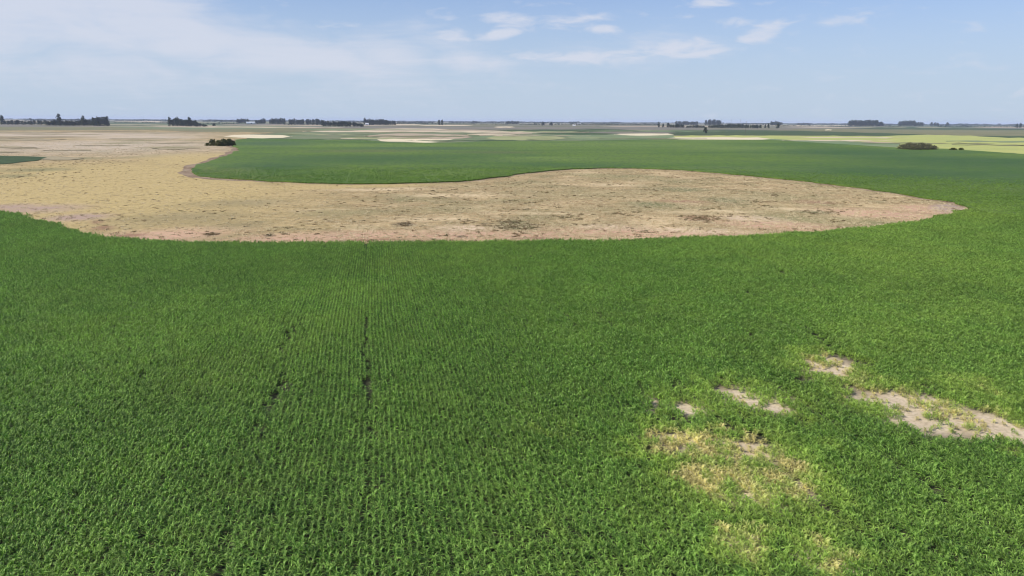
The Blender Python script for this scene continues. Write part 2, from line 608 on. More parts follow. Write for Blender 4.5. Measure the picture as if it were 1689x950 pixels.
stubble_sheet()
tip_i0 = len(near_edge_px) * 5 + 2

# rusty weeds and bare soil along the crop's far inner edge
def edge_margin():
    pts = edge_j[tip_i0:]
    L_, R_ = [], []
    for i, (x, y) in enumerate(pts):
        a = Vector(pts[max(0, i - 1)]); b = Vector(pts[min(len(pts) - 1, i + 1)])
        d = (b - a).normalized()
        nrm = Vector((-d.y, d.x))
        # towards the stubble
        w = .8 + 2.6 * vnoise([x], [y], 16, 61)[0] + (3.0 if x < -105 and y > 250 else 0)
        L_.append((x - nrm.x * .5, y - nrm.y * .5)); R_.append((x + nrm.x * w, y + nrm.y * w))
    return L_ + R_[::-1]


def make_canopy_mat():
    m, N, out = new_mat('crop_canopy')
    p = position(N)
    n_big = N.noise(N.mapping(p, rot=(0, 0, 0.1), scale=(0.6, 1, 1)), 0.006, 4, 0.5, 0.4)
    n_mid = N.noise(p, 0.05, 5, 0.6)
    n_fine = N.noise(p, 1.6, 3, 0.7)
    c = N.mix(N.ramp(n_big, 0.35, 0.65), (0.082, 0.155, 0.005), (0.145, 0.220, 0.008))

    def dab(c, items, col, amt, soft=0.1):
        q = None
        for b in items:
            z = N.blob(p, *wblob(*b), soft=soft)
            q = z if q is None else N.math('MAXIMUM', q, z)
        return N.mix(N.math('MULTIPLY', q, amt), c, col)
    c = dab(c, [(1000, 238, 260, 7), (560, 240, 220, 4), (1150, 233, 120, 3), (900, 262, 120, 4), (1220, 245, 140, 6)], (0.19, 0.27, 0.03), 0.85)
    n_band = N.noise(N.mapping(p, rot=(0, 0, 0.06), scale=(0.35, 1, 1)), 0.022, 4, 0.55, 0.3)
    c = N.mix(N.math('MULTIPLY', N.ramp(n_band, 0.48, 0.62), 0.45), c, (0.155, 0.215, 0.03))
    c = N.mix(N.math('MULTIPLY', N.ramp(n_band, 0.46, 0.34), 0.4), c, (0.048, 0.105, 0.010))
    c = dab(c, [(450, 237, 80, 5), (700, 245, 160, 3)], (0.075, 0.125, 0.045), 0.7)
    c = dab(c, [(1600, 268, 260, 14), (1400, 252, 160, 7), (1500, 285, 200, 12), (600, 262, 260, 9), (450, 275, 110, 9)], (0.045, 0.105, 0.007), 0.8)
    c = dab(c, [(380, 285, 60, 9), (430, 294, 120, 4), (345, 282, 22, 9)], (0.18, 0.215, 0.035), 0.7)
    c = dab(c, [(600, 250, 130, 3), (820, 252, 90, 3)], (0.16, 0.155, 0.045), 0.6)
    c = N.mix(N.math('MULTIPLY', N.ramp(n_mid, 0.42, 0.64), 0.35), c, (0.10, 0.145, 0.035))
    c = N.mix(N.math('MULTIPLY', N.ramp(n_fine, 0.42, 0.62), 0.5), c, (0.020, 0.045, 0.010))
    n_row = N.noise(N.mapping(p, rot=(0, 0, 0.2), scale=(1, .35, 1)), 0.35, 3, 0.6)
    c = N.mix(N.math('MULTIPLY', N.ramp(n_row, 0.45, 0.65), 0.4), c, (0.026, 0.06, 0.012))
    bsdf(N, out, c, 0.7, n_fine, 1.0, 0.35, 0.3)
    return m


M_CANOPY = make_canopy_mat()
# ------------------------------------------------------------------ far fields
def field_mat(name, a, b, s=0.01, ax=1.0):
    m, N, out = new_mat(name)
    p = position(N)
    n = N.noise(N.mapping(p, scale=(1, ax, 1)), s, 5, 0.6, 0.5)
    k = N.noise(p, s * 9, 3, 0.6)
    c = N.mix(N.ramp(n, 0.34, 0.66), a, b)
    c = N.mix(N.math('MULTIPLY', N.ramp(k, 0.5, 0.7), 0.25), c, tuple(x * 0.6 for x in a))
    bsdf(N, out, c, 0.95)
    return m


M_CREAM = field_mat('cream_stubble', (0.60, 0.49, 0.32), (0.52, 0.42, 0.27))
M_PINK = field_mat('pink_stubble', (0.47, 0.35, 0.24), (0.36, 0.29, 0.19))
M_OLIVE = field_mat('olive_pasture', (0.15, 0.15, 0.065), (0.21, 0.19, 0.09))
M_DARK = field_mat('dark_green_crop', (0.045, 0.075, 0.020), (0.07, 0.095, 0.032))
M_PALEG = field_mat('pale_green_crop', (0.14, 0.20, 0.085), (0.21, 0.24, 0.115))
M_YELLOW = field_mat('yellow_green_crop', (0.42, 0.415, 0.12), (0.34, 0.37, 0.11), 0.02)
M_STRIPG = field_mat('strip_green_crop', (0.028, 0.055, 0.012), (0.055, 0.085, 0.026), 0.15)
M_TAN = field_mat('tan_green_crop', (0.33, 0.32, 0.15), (0.27, 0.29, 0.12), 0.02)
M_WEEDY = field_mat('weedy_stubble', (0.27, 0.225, 0.125), (0.36, 0.29, 0.17), 0.08)
M_GREY = field_mat('grey_fallow', (0.16, 0.14, 0.10), (0.20, 0.18, 0.13))
M_MUTED = field_mat('muted_green_crop', (0.13, 0.175, 0.075), (0.19, 0.19, 0.10), 0.012)
M_BRIGHT = field_mat('bright_stubble', (0.68, 0.58, 0.38), (0.62, 0.52, 0.33))

zf = 0.026
sheet('field_margin', edge_margin(), 0.012, field_mat('rusty_margin', (0.19, 0.125, 0.07), (0.30, 0.22, 0.14), 0.15))


def field(name, px, mat):
    global zf
    zf += 0.0015
    pts = []
    n = len(px)
    for i in range(n):                           # subdivide and roughen the margin
        a, b = px[i], px[(i + 1) % n]
        k = max(1, int(abs(b[0] - a[0]) / 14))
        for j in range(k):
            t = j / k
            x, y = a[0] + (b[0] - a[0]) * t, a[1] + (b[1] - a[1]) * t
            yy = y + (random.random() - .5) * 0.045 * max(0.0, y - 199)
            pts.append(G(x, yy))
    return sheet(name, pts, zf, mat)


def lens(x0, x1, yt, yb, slope=0.0, n=7):
    """a long thin field with pointed ends, as flat fields look from low over the plain"""
    top = [(x0 + (x1 - x0) * k / n, yt + (yb - yt) * .5 * (1 - math.sin(math.pi * min(1, max(0, k / n)) ) ** .35) + slope * k / n) for k in range(n + 1)]
    bot = [(x0 + (x1 - x0) * k / n, yb - (yb - yt) * .5 * (1 - math.sin(math.pi * min(1, max(0, k / n)) ) ** .35) + slope * k / n) for k in range(n + 1)]
    return top + bot[::-1]


# the broad bands first, then the strips that lie on them
field('pale_field', [(470, 218), (600, 214), (900, 217), (1110, 219), (1110, 231), (950, 233), (820, 234), (750, 236), (700, 237), (640, 236), (600, 232), (530, 232), (470, 231), (415, 229), (440, 222)], M_MUTED)
field('grey_field', [(-90, 203), (0, 204), (330, 207), (700, 209), (1100, 209.5), (1300, 210), (1800, 211.5), (1800, 213), (1100, 214), (700, 213.5), (330, 211), (-90, 209)], M_GREY)
field('olive_field', [(-90, 208), (330, 210), (700, 212.5), (760, 214), (560, 215), (470, 219), (330, 217), (240, 214), (-90, 214.5)], M_OLIVE)
field('green_field', lens(170, 480, 205, 212, 2), M_MUTED)
field('dark_field', lens(205, 345, 204, 208, 1), M_DARK)
field('pale_field', lens(500, 720, 212.5, 215.5, 1), M_MUTED)
field('stubble_strip', lens(368, 482, 221.5, 227.5, 0.5), M_BRIGHT)
field('dark_margin', lens(400, 545, 228, 231, 1), M_DARK)
field('dark_margin', lens(500, 612, 230, 231.6, 0.5), M_DARK)
field('stubble_strip', lens(562, 750, 227.6, 229.4, 0.5), M_CREAM)
field('pink_field', lens(600, 790, 220, 228.5, 1.0), M_PINK)
field('pale_strip', lens(580, 740, 215, 217, 1.0), M_CREAM)
field('olive_strip', lens(590, 720, 217.3, 219, 0.3), M_OLIVE)
field('olive_strip', lens(610, 730, 223.5, 225.5, 0.0), M_OLIVE)
field('stubble_strip', [(622, 230), (650, 229), (748, 229.4), (742, 231), (665, 231.5), (695, 232.5), (724, 234), (690, 235.6), (666, 234), (640, 234), (628, 232)], M_BRIGHT)
field('dark_field', lens(760, 1065, 213.2, 217.2, 0.6), M_DARK)
field('green_field', lens(770, 860, 221, 227, 0.0), M_PALEG)
field('tan_field', lens(800, 935, 223.5, 231, 0.5), M_TAN)
field('pale_green_field', lens(930, 1130, 221, 230.5, 0.0), M_PALEG)
field('dark_margin', lens(725, 935, 231.3, 233.6, 0.0), M_DARK)
field('dark_field', lens(885, 1020, 217, 222.4, 0.6), M_DARK)
field('dark_field', [(1040, 217), (1110, 215), (1200, 214), (1330, 216), (1420, 218.5), (1530, 221.5), (1450, 224.3), (1300, 223.6), (1180, 223.4), (1100, 222.6), (1060, 219.5)], M_DARK)
field('stubble_strip', lens(1013, 1112, 219.2, 223.8, 0.0), M_BRIGHT)
field('yellow_field', [(1110, 224), (1200, 223.4), (1300, 223.8), (1450, 224.6), (1530, 222.5), (1600, 224), (1700, 226.5), (1800, 229), (1800, 262),
                       (1689, 254.5), (1620, 250), (1560, 246.5), (1480, 244), (1400, 239), (1300, 233), (1270, 231), (1120, 230)], M_YELLOW)
field('stubble_strip', lens(1092, 1276, 226, 231, 0.6), M_BRIGHT)
field('green_field', [(1240, 231), (1275, 229.3), (1330, 232), (1420, 234), (1485, 236.5), (1480, 243.5), (1400, 239.4), (1300, 233.6)], M_PALEG)
field('olive_field', [(1300, 212.5), (1500, 211), (1800, 213), (1800, 226), (1700, 225), (1600, 223), (1530, 221.5), (1420, 218), (1320, 215.5)], M_OLIVE)
field('dark_margin', lens(1380, 1800, 210.6, 213.4, 2.0), M_DARK)
field('dark_margin', lens(1610, 1860, 223.6, 226.8, 2.0), M_DARK)
field('pale_strip', lens(1290, 1575, 208.6, 210.4, 0.6), M_CREAM)
field('pale_strip', lens(1360, 1372, 213.4, 215), M_BRIGHT)
field('pale_strip', lens(815, 850, 208.6, 210.6), M_CREAM)
field('pale_strip', lens(690, 780, 206.2, 207.8), M_CREAM)
field('pale_strip', lens(600, 700, 204.8, 207), M_CREAM)
field('pale_strip', lens(185, 270, 199.2, 201.4), M_CREAM)
field('pale_strip', lens(1600, 1800, 207.5, 209.3), M_CREAM)
# the many thin fields too small to draw one by one
rs = random.Random(5)
for k in range(64):
    y = 203.2 + 15.5 * rs.random() ** 1.25
    xc = rs.uniform(-60, 1750)
    slope_y = (xc - 844.5) * 0.0042
    if xc > 1100 and y > 211:
        y = 203.5 + rs.random() * 7
    if xc < 480 and y > 212:
        y -= 7
    hw = rs.uniform(40, 160)
    hh = rs.uniform(.35, 1.0) * (.5 + (y - 203) * .06)
    field('thin_field', lens(xc - hw, xc + hw, y + slope_y - hh, y + slope_y + hh, 0.004 * hw, 5),
          rs.choice([M_GREY, M_GREY, M_OLIVE, M_MUTED, M_DARK, M_PINK, M_CREAM, M_PALEG]))
for k in range(16):
    y = rs.uniform(216, 230)
    xc = rs.uniform(500, 1080)
    hw = rs.uniform(40, 110)
    hh = rs.uniform(.4, .9)
    field('thin_field', lens(xc - hw, xc + hw, y - hh, y + hh, 0.4, 5), rs.choice([M_MUTED, M_OLIVE, M_CREAM, M_PALEG, M_PINK, M_TAN]))
for x0, x1, y, hh, mt in [(1290, 1480, 231.5, .8, M_CREAM), (1420, 1640, 236, .8, M_OLIVE), (1300, 1500, 226.5, .7, M_CREAM),
                          (1560, 1740, 233, 1.2, M_PALEG), (1400, 1482, 234, .6, M_PINK), (1570, 1700, 238.5, .8, M_OLIVE)]:
    field('thin_field', lens(x0, x1, y - hh, y + hh, 1.0, 5), mt)
# dark green crop strip at the left, inside the stubble
field('olive_margin', lens(-90, 140, 257, 263, 1, 9), M_WEEDY)
field('green_crop_strip', [(-90, 257), (-20, 256.5), (40, 258.5), (78, 260.5), (60, 264.5), (38, 267), (20, 270.5), (0, 272.5), (-90, 282)], M_STRIPG)
for x0, x1, y, hh in [(-60, 110, 230.5, 1.3), (-80, 60, 226, 1.0), (20, 170, 222, .7), (-60, 120, 218.5, 1.0), (150, 330, 219.5, .7), (-40, 60, 243, 1.0), (70, 150, 248, .8),
                      (240, 345, 236, .7), (180, 300, 229, .6), (-90, 40, 251, 1.0), (250, 330, 245, .9), (120, 215, 240, .7)]:
    field('weedy_streak', lens(x0, x1, y - hh, y + hh, -.4, 5), M_WEEDY)


# ------------------------------------------------------------------ the green crop
def make_leaf_mat():
    m, N, out = new_mat('crop_leaf')
    at_ = N.new('ShaderNodeAttribute', attribute_type='INSTANCER', attribute_name='tone')
    br = N.new('ShaderNodeAttribute', attribute_type='INSTANCER', attribute_name='bright')
    tone = at_.outputs['Fac']
    lv = N.new('ShaderNodeAttribute', attribute_type='GEOMETRY', attribute_name='leafv')
    deep = N.mix(N.math('POWER', lv.outputs['Fac'], 1.35), LEAF_A, LEAF_B)
    c = N.mix(N.ramp(tone, 0.0, 0.5), deep, LEAF_YG)
    c = N.mix(N.ramp(tone, 0.5, 1.0), c, LEAF_DRY)
    hsv = N.new('ShaderNodeHueSaturation')
    N.put(hsv.inputs['Color'], c)
    N.put(hsv.inputs['Value'], br.outputs['Fac'])
    c = hsv.outputs[0]
    d = N.new('ShaderNodeBsdfPrincipled')
    N.put(d.inputs['Base Color'], c)
    d.inputs['Roughness'].default_value = 0.5
    d.inputs['Specular IOR Level'].default_value = 0.28
    t = N.new('ShaderNodeBsdfTranslucent')
    N.put(t.inputs[0], N.mix(1.0, c, (1.0, 1.25, 0.5), 'MULTIPLY'))
    mx = N.new('ShaderNodeMixShader')
    mx.inputs[0].default_value = 0.32
    N.nt.links.new(d.outputs[0], mx.inputs[1])
    N.nt.links.new(t.outputs[0], mx.inputs[2])
    N.nt.links.new(mx.outputs[0], out.inputs[0])
    return m


LEAF_A = (0.042, 0.118, 0.010)
LEAF_B = (0.360, 0.540, 0.120)
LEAF_YG = (0.29, 0.40, 0.075)
LEAF_DRY = (0.62, 0.52, 0.22)
M_LEAF = make_leaf_mat()
hidden = bpy.data.collections.new('crop_segment_sources')


def crop_segment(seed, plants=3, length=0.48):
    """a short run of one drilled row: upright plants with narrow arching blades"""
    r = random.Random(seed)
    vs, fs, lv = [], [], []
    for k in range(plants):
        x0 = (k + .5) / plants * length - length / 2 + r.uniform(-.05, .05)
        y0 = r.uniform(-.035, .035)
        h = r.uniform(0.44, 0.80)
        nl = 8
        a = r.uniform(0, 6.28)
        for j in range(nl):
            t = (j + .6) / nl
            base = h * (0.10 + 0.62 * t)
            a += 2.75 + r.uniform(-.6, .6)
            L = r.uniform(.32, .54) * (1.1 - .3 * t)
            w = r.uniform(.016, .031)
            ang = (0.75 - 0.55 * t) * r.uniform(.7, 1.3)      # from the vertical
            dx, dy = math.cos(a), math.sin(a)
            px, pz = 0.0, base
            bend = r.uniform(.28, .75)
            ring = []
            tw = r.uniform(-.5, .5)
            val = r.random()
            for s in range(5):
                ww = w * (0.8, 1.1, 1.0, 0.65, 0.05)[s]
                sx, sy = -dy * ww, dx * ww
                ring.append((x0 + dx * px + sx, y0 + dy * px + sy, pz + ww * tw))
                ring.append((x0 + dx * px - sx, y0 + dy * px - sy, pz - ww * tw))
                px += math.sin(ang) * L / 4
                pz += math.cos(ang) * L / 4
                ang += bend
            o = len(vs)
            vs += ring
            lv += [val] * len(ring)
            for s in range(4):
                fs.append((o + 2 * s, o + 2 * s + 1, o + 2 * s + 3, o + 2 * s + 2))
    me = bpy.data.meshes.new('crop_segment')
    me.from_pydata(vs, [], fs)
    at_ = me.attributes.new('leafv', 'FLOAT', 'POINT')
    at_.data.foreach_set('value', lv)
    me.materials.append(M_LEAF)
    return me


for s in range(7):
    o = bpy.data.objects.new('crop_segment_%d' % s, crop_segment(100 + s))
    hidden.objects.link(o)


def scatter(name, coll, pts, rot, scale, index, attrs, kind='stuff'):
    """one object that stands a piece of coll at every point (geometry nodes)"""
    me = bpy.data.meshes.new(name)
    n = len(pts)
    me.vertices.add(n)
    me.vertices.foreach_set('co', np.asarray(pts, dtype=np.float32).ravel())
    def add(nm, typ, arr, f='value'):
        a = me.attributes.new(nm, typ, 'POINT')
        a.data.foreach_set(f, np.asarray(arr).ravel())
    add('rot', 'FLOAT_VECTOR', np.asarray(rot, np.float32), 'vector')
    add('scl', 'FLOAT_VECTOR', np.asarray(scale, np.float32), 'vector')
    add('idx', 'INT', np.asarray(index, np.int32))
    for k, v in attrs.items():
        add(k, 'FLOAT', np.asarray(v, np.float32))
    o = bpy.data.objects.new(name, me)
    COL.objects.link(o)
    ng = bpy.data.node_groups.new(name + '_scatter', 'GeometryNodeTree')
    ng.interface.new_socket('Geometry', in_out='INPUT', socket_type='NodeSocketGeometry')
    ng.interface.new_socket('Geometry', in_out='OUTPUT', socket_type='NodeSocketGeometry')
    gi = ng.nodes.new('NodeGroupInput')
    go = ng.nodes.new('NodeGroupOutput')
    m2p = ng.nodes.new('GeometryNodeMeshToPoints')
    iop = ng.nodes.new('GeometryNodeInstanceOnPoints')
    ci = ng.nodes.new('GeometryNodeCollectionInfo')
    ci.inputs['Collection'].default_value = coll
    ci.inputs['Separate Children'].default_value = True
    ci.inputs['Reset Children'].default_value = True
    def attr(nm, t):
        a = ng.nodes.new('GeometryNodeInputNamedAttribute')
        a.data_type = t
        a.inputs['Name'].default_value = nm
        return a.outputs['Attribute']
    L = ng.links.new
    L(gi.outputs[0], m2p.inputs[0])
    L(m2p.outputs[0], iop.inputs['Points'])
    L(ci.outputs[0], iop.inputs['Instance'])
    iop.inputs['Pick Instance'].default_value = True
    L(attr('idx', 'INT'), iop.inputs['Instance Index'])
    L(attr('rot', 'FLOAT_VECTOR'), iop.inputs['Rotation'])
    L(attr('scl', 'FLOAT_VECTOR'), iop.inputs['Scale'])
    L(iop.outputs[0], go.inputs[0])
    md = o.modifiers.new('scatter', 'NODES')
    md.node_group = ng
    return tag(o, kind=kind)


ROW, SEG = 0.40, 0.44
row_px = ground(606, 560)
row_az = math.atan2(*(ray(606, 198).xy))        # the rows run to this vanishing point
ru = np.array([math.sin(row_az), math.cos(row_az)])
rv = np.array([ru[1], -ru[0]])
D_MAX = 390.0
ii = np.arange(-int(330 / ROW), int(400 / ROW))
jj = np.arange(int(8 / SEG), int(D_MAX / SEG))
I, J = np.meshgrid(ii, jj)
a = I.ravel() * ROW
b = J.ravel() * SEG + (I.ravel() % 7) * 0.31
X = a * rv[0] + b * ru[0]
Y = a * rv[1] + b * ru[1]
# rows wander a little
wob = (fnoise(X, Y, 45, 5, 2) - .5) * 1.6
X = X + rv[0] * wob
Y = Y + rv[1] * wob
dist = np.hypot(X, Y)
azm = np.arctan2(X, Y)
keep = (Y > 12) & (dist < D_MAX) & (dist > 20) & (np.abs(X) < Y * 0.765 + 9)
# thins out with distance, the canopy sheet takes over there
keep &= rng.random(len(X)) < np.clip(1.0 - (dist - 170) / 215, 0.0, 1.0) ** 1.3
X, Y, dist = X[keep], Y[keep], dist[keep]
rag = 1.2 + dist * .003
ok = in_poly(X + (fnoise(X, Y, 5, 91, 3) - .5) * rag * 2 + rng.normal(0, .5, len(X)),
             Y + (fnoise(X, Y, 5, 95, 3) - .5) * rag * 2 + rng.normal(0, .5, len(X)), green_poly)
X, Y, dist = X[ok], Y[ok], dist[ok]

bare_px = [(1375, 598, 24, 10), (1340, 617, 17, 8), (1348, 610, 10, 4), (1207, 645, 13, 7), (1225, 657, 14, 6), (1240, 664, 9, 5),
           (1262, 655, 14, 6), (1275, 665, 14, 7), (1288, 674, 9, 5), (1138, 675, 15, 8), (1070, 657, 4, 7), (1077, 671, 5, 7),
           (1440, 658, 26, 8), (1480, 664, 34, 9), (1510, 672, 38, 11), (1500, 690, 26, 9), (1535, 705, 30, 10), (1545, 655, 20, 5),
           (1590, 690, 28, 8), (1620, 695, 34, 10), (1650, 712, 40, 12), (1690, 718, 40, 11), (1615, 715, 22, 7), (1245, 735, 26, 8),
           (1215, 742, 18, 5), (1100, 741, 20, 4)]
yel_px = [(1365, 605, 70, 28, .8), (1240, 660, 120, 34, .55), (1130, 668, 70, 24, .45), (1500, 672, 120, 34, .75), (1600, 640, 60, 26, .6),
          (1640, 705, 110, 32, .75), (1200, 735, 150, 34, .85), (1110, 742, 90, 22, .95), (1230, 738, 90, 20, .98), (1420, 640, 60, 26, .6), (1240, 800, 150, 56, .8), (1160, 795, 70, 36, .8), (1300, 790, 60, 40, .8),
          (1225, 895, 40, 34, .9), (1370, 920, 60, 34, .85), (1250, 940, 80, 24, .6), (910, 715, 50, 10, .5), (1450, 560, 160, 50, .22),
          (930, 910, 60, 40, .22), (1500, 440, 200, 50, .2), (1610, 350, 80, 25, .35), (360, 620, 160, 60, .18), (1300, 860, 160, 40, .35),
          (1100, 850, 120, 60, .22)]
gap_px = [(606, 640, 5, 24), (608, 605, 6, 10), (603, 560, 4, 14), (604, 535, 3, 10), (600, 582, 3, 12), (455, 660, 10, 10), (470, 640, 9, 9), (436, 676, 8, 8),
          (465, 578, 6, 7), (476, 560, 4, 9), (486, 548, 3, 6), (425, 712, 5, 8), (590, 665, 4, 12), (375, 890, 7, 12), (1232, 487, 5, 4), (1342, 475, 5, 5), (1290, 452, 14, 3), (1332, 546, 6, 4), (1342, 556, 6, 5), (1354, 566, 6, 5), (1366, 577, 6, 5), (1378, 589, 6, 5), (1052, 640, 4, 7), (1058, 650, 4, 7), (1096, 610, 4, 6), (1103, 622, 4, 7), (1112, 636, 4, 7), (1236, 557, 8, 3), (1530, 800, 5, 8), (1545, 815, 6, 8), (1560, 830, 6, 8), (1480, 770, 6, 9),
          (690, 520, 2, 6), (235, 625, 9, 5)]
bare = np.zeros(len(X))
jx = X + (vnoise(X, Y, 1.3, 21) - .5) * 2.6
jy = Y + (vnoise(X, Y, 1.3, 22) - .5) * 5.0
for bpx in bare_px:
    bpx = (bpx[0], bpx[1] + 2, bpx[2] * 1.55, bpx[3] * 1.6)
    bare = np.maximum(bare, blob_np(jx, jy, wblob(*bpx)))
tone = 0.13 + (fnoise(X, Y, 26, 1) - .5) * 0.26 + (vnoise(X, Y, 2.5, 9) - .5) * 0.14
# the right of the field is a little yellower than the left
tone += np.clip((X / np.maximum(dist, 1)) * 0.22, -0.08, 0.10) * np.clip((dist - 60) / 60, 0, 1) - 0.05 * (dist < 70)
for bpx in yel_px:
    tone = np.maximum(tone, tone * .3 + blob_np(jx, jy, wblob(*bpx[:4])) * bpx[4] * (0.50 + .5 * vnoise(X, Y, 0.9, 31) + .25 * rng.random(len(X))))
bare = np.clip(bare * 1.0 - .12 + (fnoise(X, Y * .6, 1.7, 77, 3) - .5) * 2.0 * np.clip(bare * 3, 0, 1), 0, 1)
gap = np.zeros(len(X))
for bpx in gap_px:
    gap = np.maximum(gap, blob_np(X, Y, wblob(bpx[0], bpx[1], bpx[2] * 0.95, bpx[3] * 1.2)))
gap = (gap > 0.42) & (rng.random(len(X)) < .75)
# wheel tracks along the rows: thinner, shorter plants
track = np.zeros(len(X))
off = X * rv[0] + Y * rv[1]
for tpx in [(606, 600), (455, 660), (1060, 650), (1365, 575), (1105, 622), (1545, 815)]:
    g_ = ground(*tpx)
    o_ = g_.x * rv[0] + g_.y * rv[1]
    track = np.maximum(track, (np.abs(off - o_ + (fnoise(X, Y, 30, 5, 2) - .5) * .5) < .30) * np.clip(vnoise(X, Y, 13, 88) * 2.4 - .7, 0, 1))
gap |= rng.random(len(X)) < track * .28
u = rng.random(len(X))
alive = ~gap & (u > np.clip(bare * 1.05, 0, 0.84)) & (rng.random(len(X)) > 0.02)
vig = 1.0 - 0.38 * np.clip(bare * 1.5, 0, 1) - 0.25 * np.clip(tone - .45, 0, 1)
wide = 1.0 - 0.30 * np.clip(bare * 1.4, 0, 1)
tone = np.clip(tone + .6 * bare * rng.random(len(X)), 0, .95)
vig *= (0.80 + 0.40 * fnoise(X, Y, 9, 50, 3)) * (1 - .3 * track)
X, Y, tone, vig, dist, wide = (q[alive] for q in (X, Y, tone, vig, dist, wide))
n = len(X)
print('crop segments', n)
grow = 1 + np.clip((dist - 220) / 400, 0, .5)
rot = np.zeros((n, 3))
rot[:, 2] = (math.pi / 2 - row_az) + rng.choice([0, math.pi], n) + rng.normal(0, .16, n)
scl = np.stack([wide * grow, (0.85 + .4 * rng.random(n)) * grow * wide, vig * (0.85 + .3 * rng.random(n))], 1)
pts = np.stack([X + rng.normal(0, .05, n), Y + rng.normal(0, .05, n), np.zeros(n)], 1)
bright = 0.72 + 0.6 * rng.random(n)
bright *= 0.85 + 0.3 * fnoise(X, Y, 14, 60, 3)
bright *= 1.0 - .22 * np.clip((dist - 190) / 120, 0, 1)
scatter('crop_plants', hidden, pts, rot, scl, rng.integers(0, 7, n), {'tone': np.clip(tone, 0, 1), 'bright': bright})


# the closed canopy further off, as a raised sheet with an edge
far_near = [(p[0], p[1]) for p in edge_j]
ring = [(at(-150 + 2000 * k / 24, 196 + 10 * math.sin(k * 1.7)).xy) for k in range(25)]
# start of the sheet: from the lobe's right tip round to the right, 196 m out
tip_i = len(near_edge_px) * 5 + 2
far_poly = edge_j[tip_i:] + [G(*p) for p in far_green_top]
right_ring = [ground(1900, 330), ground(1780, 352), ground(1690, 358), ground(1640, 354), ground(1610, 349)]
far_poly += [tuple(v.xy) for v in right_ring]
cs = sheet('green_crop_canopy', far_poly, 0.46, M_CANOPY, thick=0.42)


# ------------------------------------------------------------------ weeds and straw on the stubble
def tuft_mesh(name, seed, mat, n=14, h=.35, spread=.5, w=.06):
    r = random.Random(seed)
    vs, fs = [], []
    for k in range(n):
        a = r.uniform(0, 6.28)
        x, y = r.gauss(0, spread * .4), r.gauss(0, spread * .4)
        l = r.uniform(.5, 1) * h
        dx, dy = math.cos(a), math.sin(a)
        o = len(vs)
        vs += [(x - dy * w, y + dx * w, 0), (x + dy * w, y - dx * w, 0),
               (x + dx * l * .35 + dy * w, y + dy * l * .35 - dx * w, l * .7), (x + dx * l * .35 - dy * w, y + dy * l * .35 + dx * w, l * .7),
               (x + dx * l * .9, y + dy * l * .9, l * .85)]
        fs += [(o, o + 1, o + 2, o + 3), (o + 3, o + 2, o + 4)]
    me = bpy.data.meshes.new(name)
    me.from_pydata(vs, [], fs)
    me.materials.append(mat)
    return me


def plain_mat(name, a, b, s=3.0, rough=.8):
    m, N, out = new_mat(name)
    oi = N.new('ShaderNodeObjectInfo').outputs['Random']
    c = N.mix(oi, a, b)
    bsdf(N, out, c, rough)
    return m


wc = bpy.data.collections.new('weed_sources')
M_WEED = plain_mat('weed_leaf', (0.13, 0.115, 0.05), (0.24, 0.16, 0.08))
for s in range(4):
    wc.objects.link(bpy.data.objects.new('weed_tuft_%d' % s, tuft_mesh('weed_tuft', s, M_WEED, 16, .34, .8, .07)))
stc = bpy.data.collections.new('straw_sources')
M_STRAW = plain_mat('straw', (0.50, 0.40, 0.23), (0.66, 0.55, 0.34))
for s in range(4):
    stc.objects.link(bpy.data.objects.new('straw_tuft_%d' % s, tuft_mesh('straw_tuft', 50 + s, M_STRAW, 12, .22, .9, .05)))

N0 = 420000
ang = rng.uniform(-0.70, 0.66, N0)
rad = np.sqrt(rng.uniform(120 ** 2, 900 ** 2, N0))
rad = 120 * (900 / 120) ** rng.random(N0)          # denser in front, as far as specks can be seen
SX, SY = rad * np.sin(ang), rad * np.cos(ang)
ok = in_poly(SX, SY, stubble_poly)
SX, SY, rad = SX[ok], SY[ok], rad[ok]
gold = np.zeros(len(SX))
for bpx in [(180, 300, 330, 48), (60, 320, 260, 30), (520, 308, 260, 5), (330, 262, 120, 14), (340, 325, 90, 12)]:
    gold = np.maximum(gold, np.clip(blob_np(SX, SY, wblob(*bpx)) * 2, 0, 1))
clump = fnoise(SX, SY, 7, 70, 3)
fine = fnoise(SX, SY, 2.0, 75, 2)
dens = np.clip((clump - .44) * 2.4, 0.05, .55) * np.clip((fine - .50) * 5, 0, 1) * (1 - .80 * gold)
for bpx in [(60, 285, 110, 12), (130, 268, 90, 6), (250, 250, 120, 6)]:
    dens = np.maximum(dens, np.clip(blob_np(SX, SY, wblob(*bpx)), 0, 1) * np.clip((fine - .45) * 3, 0, 1) * .6)
for bpx in [(852, 374, 34, 6), (845, 366, 24, 4), (1345, 350, 32, 3), (668, 370, 16, 3), (348, 386, 12, 2.5), (444, 388, 9, 2), (1155, 360, 34, 5)]:
    dens = np.maximum(dens, blob_np(SX, SY, wblob(*bpx)) * .9)
w_ = rng.random(len(SX)) < dens * 0.34
s_ = (~w_) & (rng.random(len(SX)) < .22 * (1 - .7 * gold))
for nm, mask, coll, smin, smax in (('weed_tufts', w_, wc, .3, .95), ('straw_tufts', s_, stc, .5, 1.2)):
    px_, py_, rr = SX[mask], SY[mask], rad[mask]
    k = len(px_)
    print(nm, k)
    rot = np.zeros((k, 3)); rot[:, 2] = rng.uniform(0, 6.28, k)
    s = rng.uniform(smin, smax, k)
    scatter(nm, coll, np.stack([px_, py_, np.full(k, -.02)], 1), rot, np.stack([s, s, s], 1), rng.integers(0, 4, k), {})

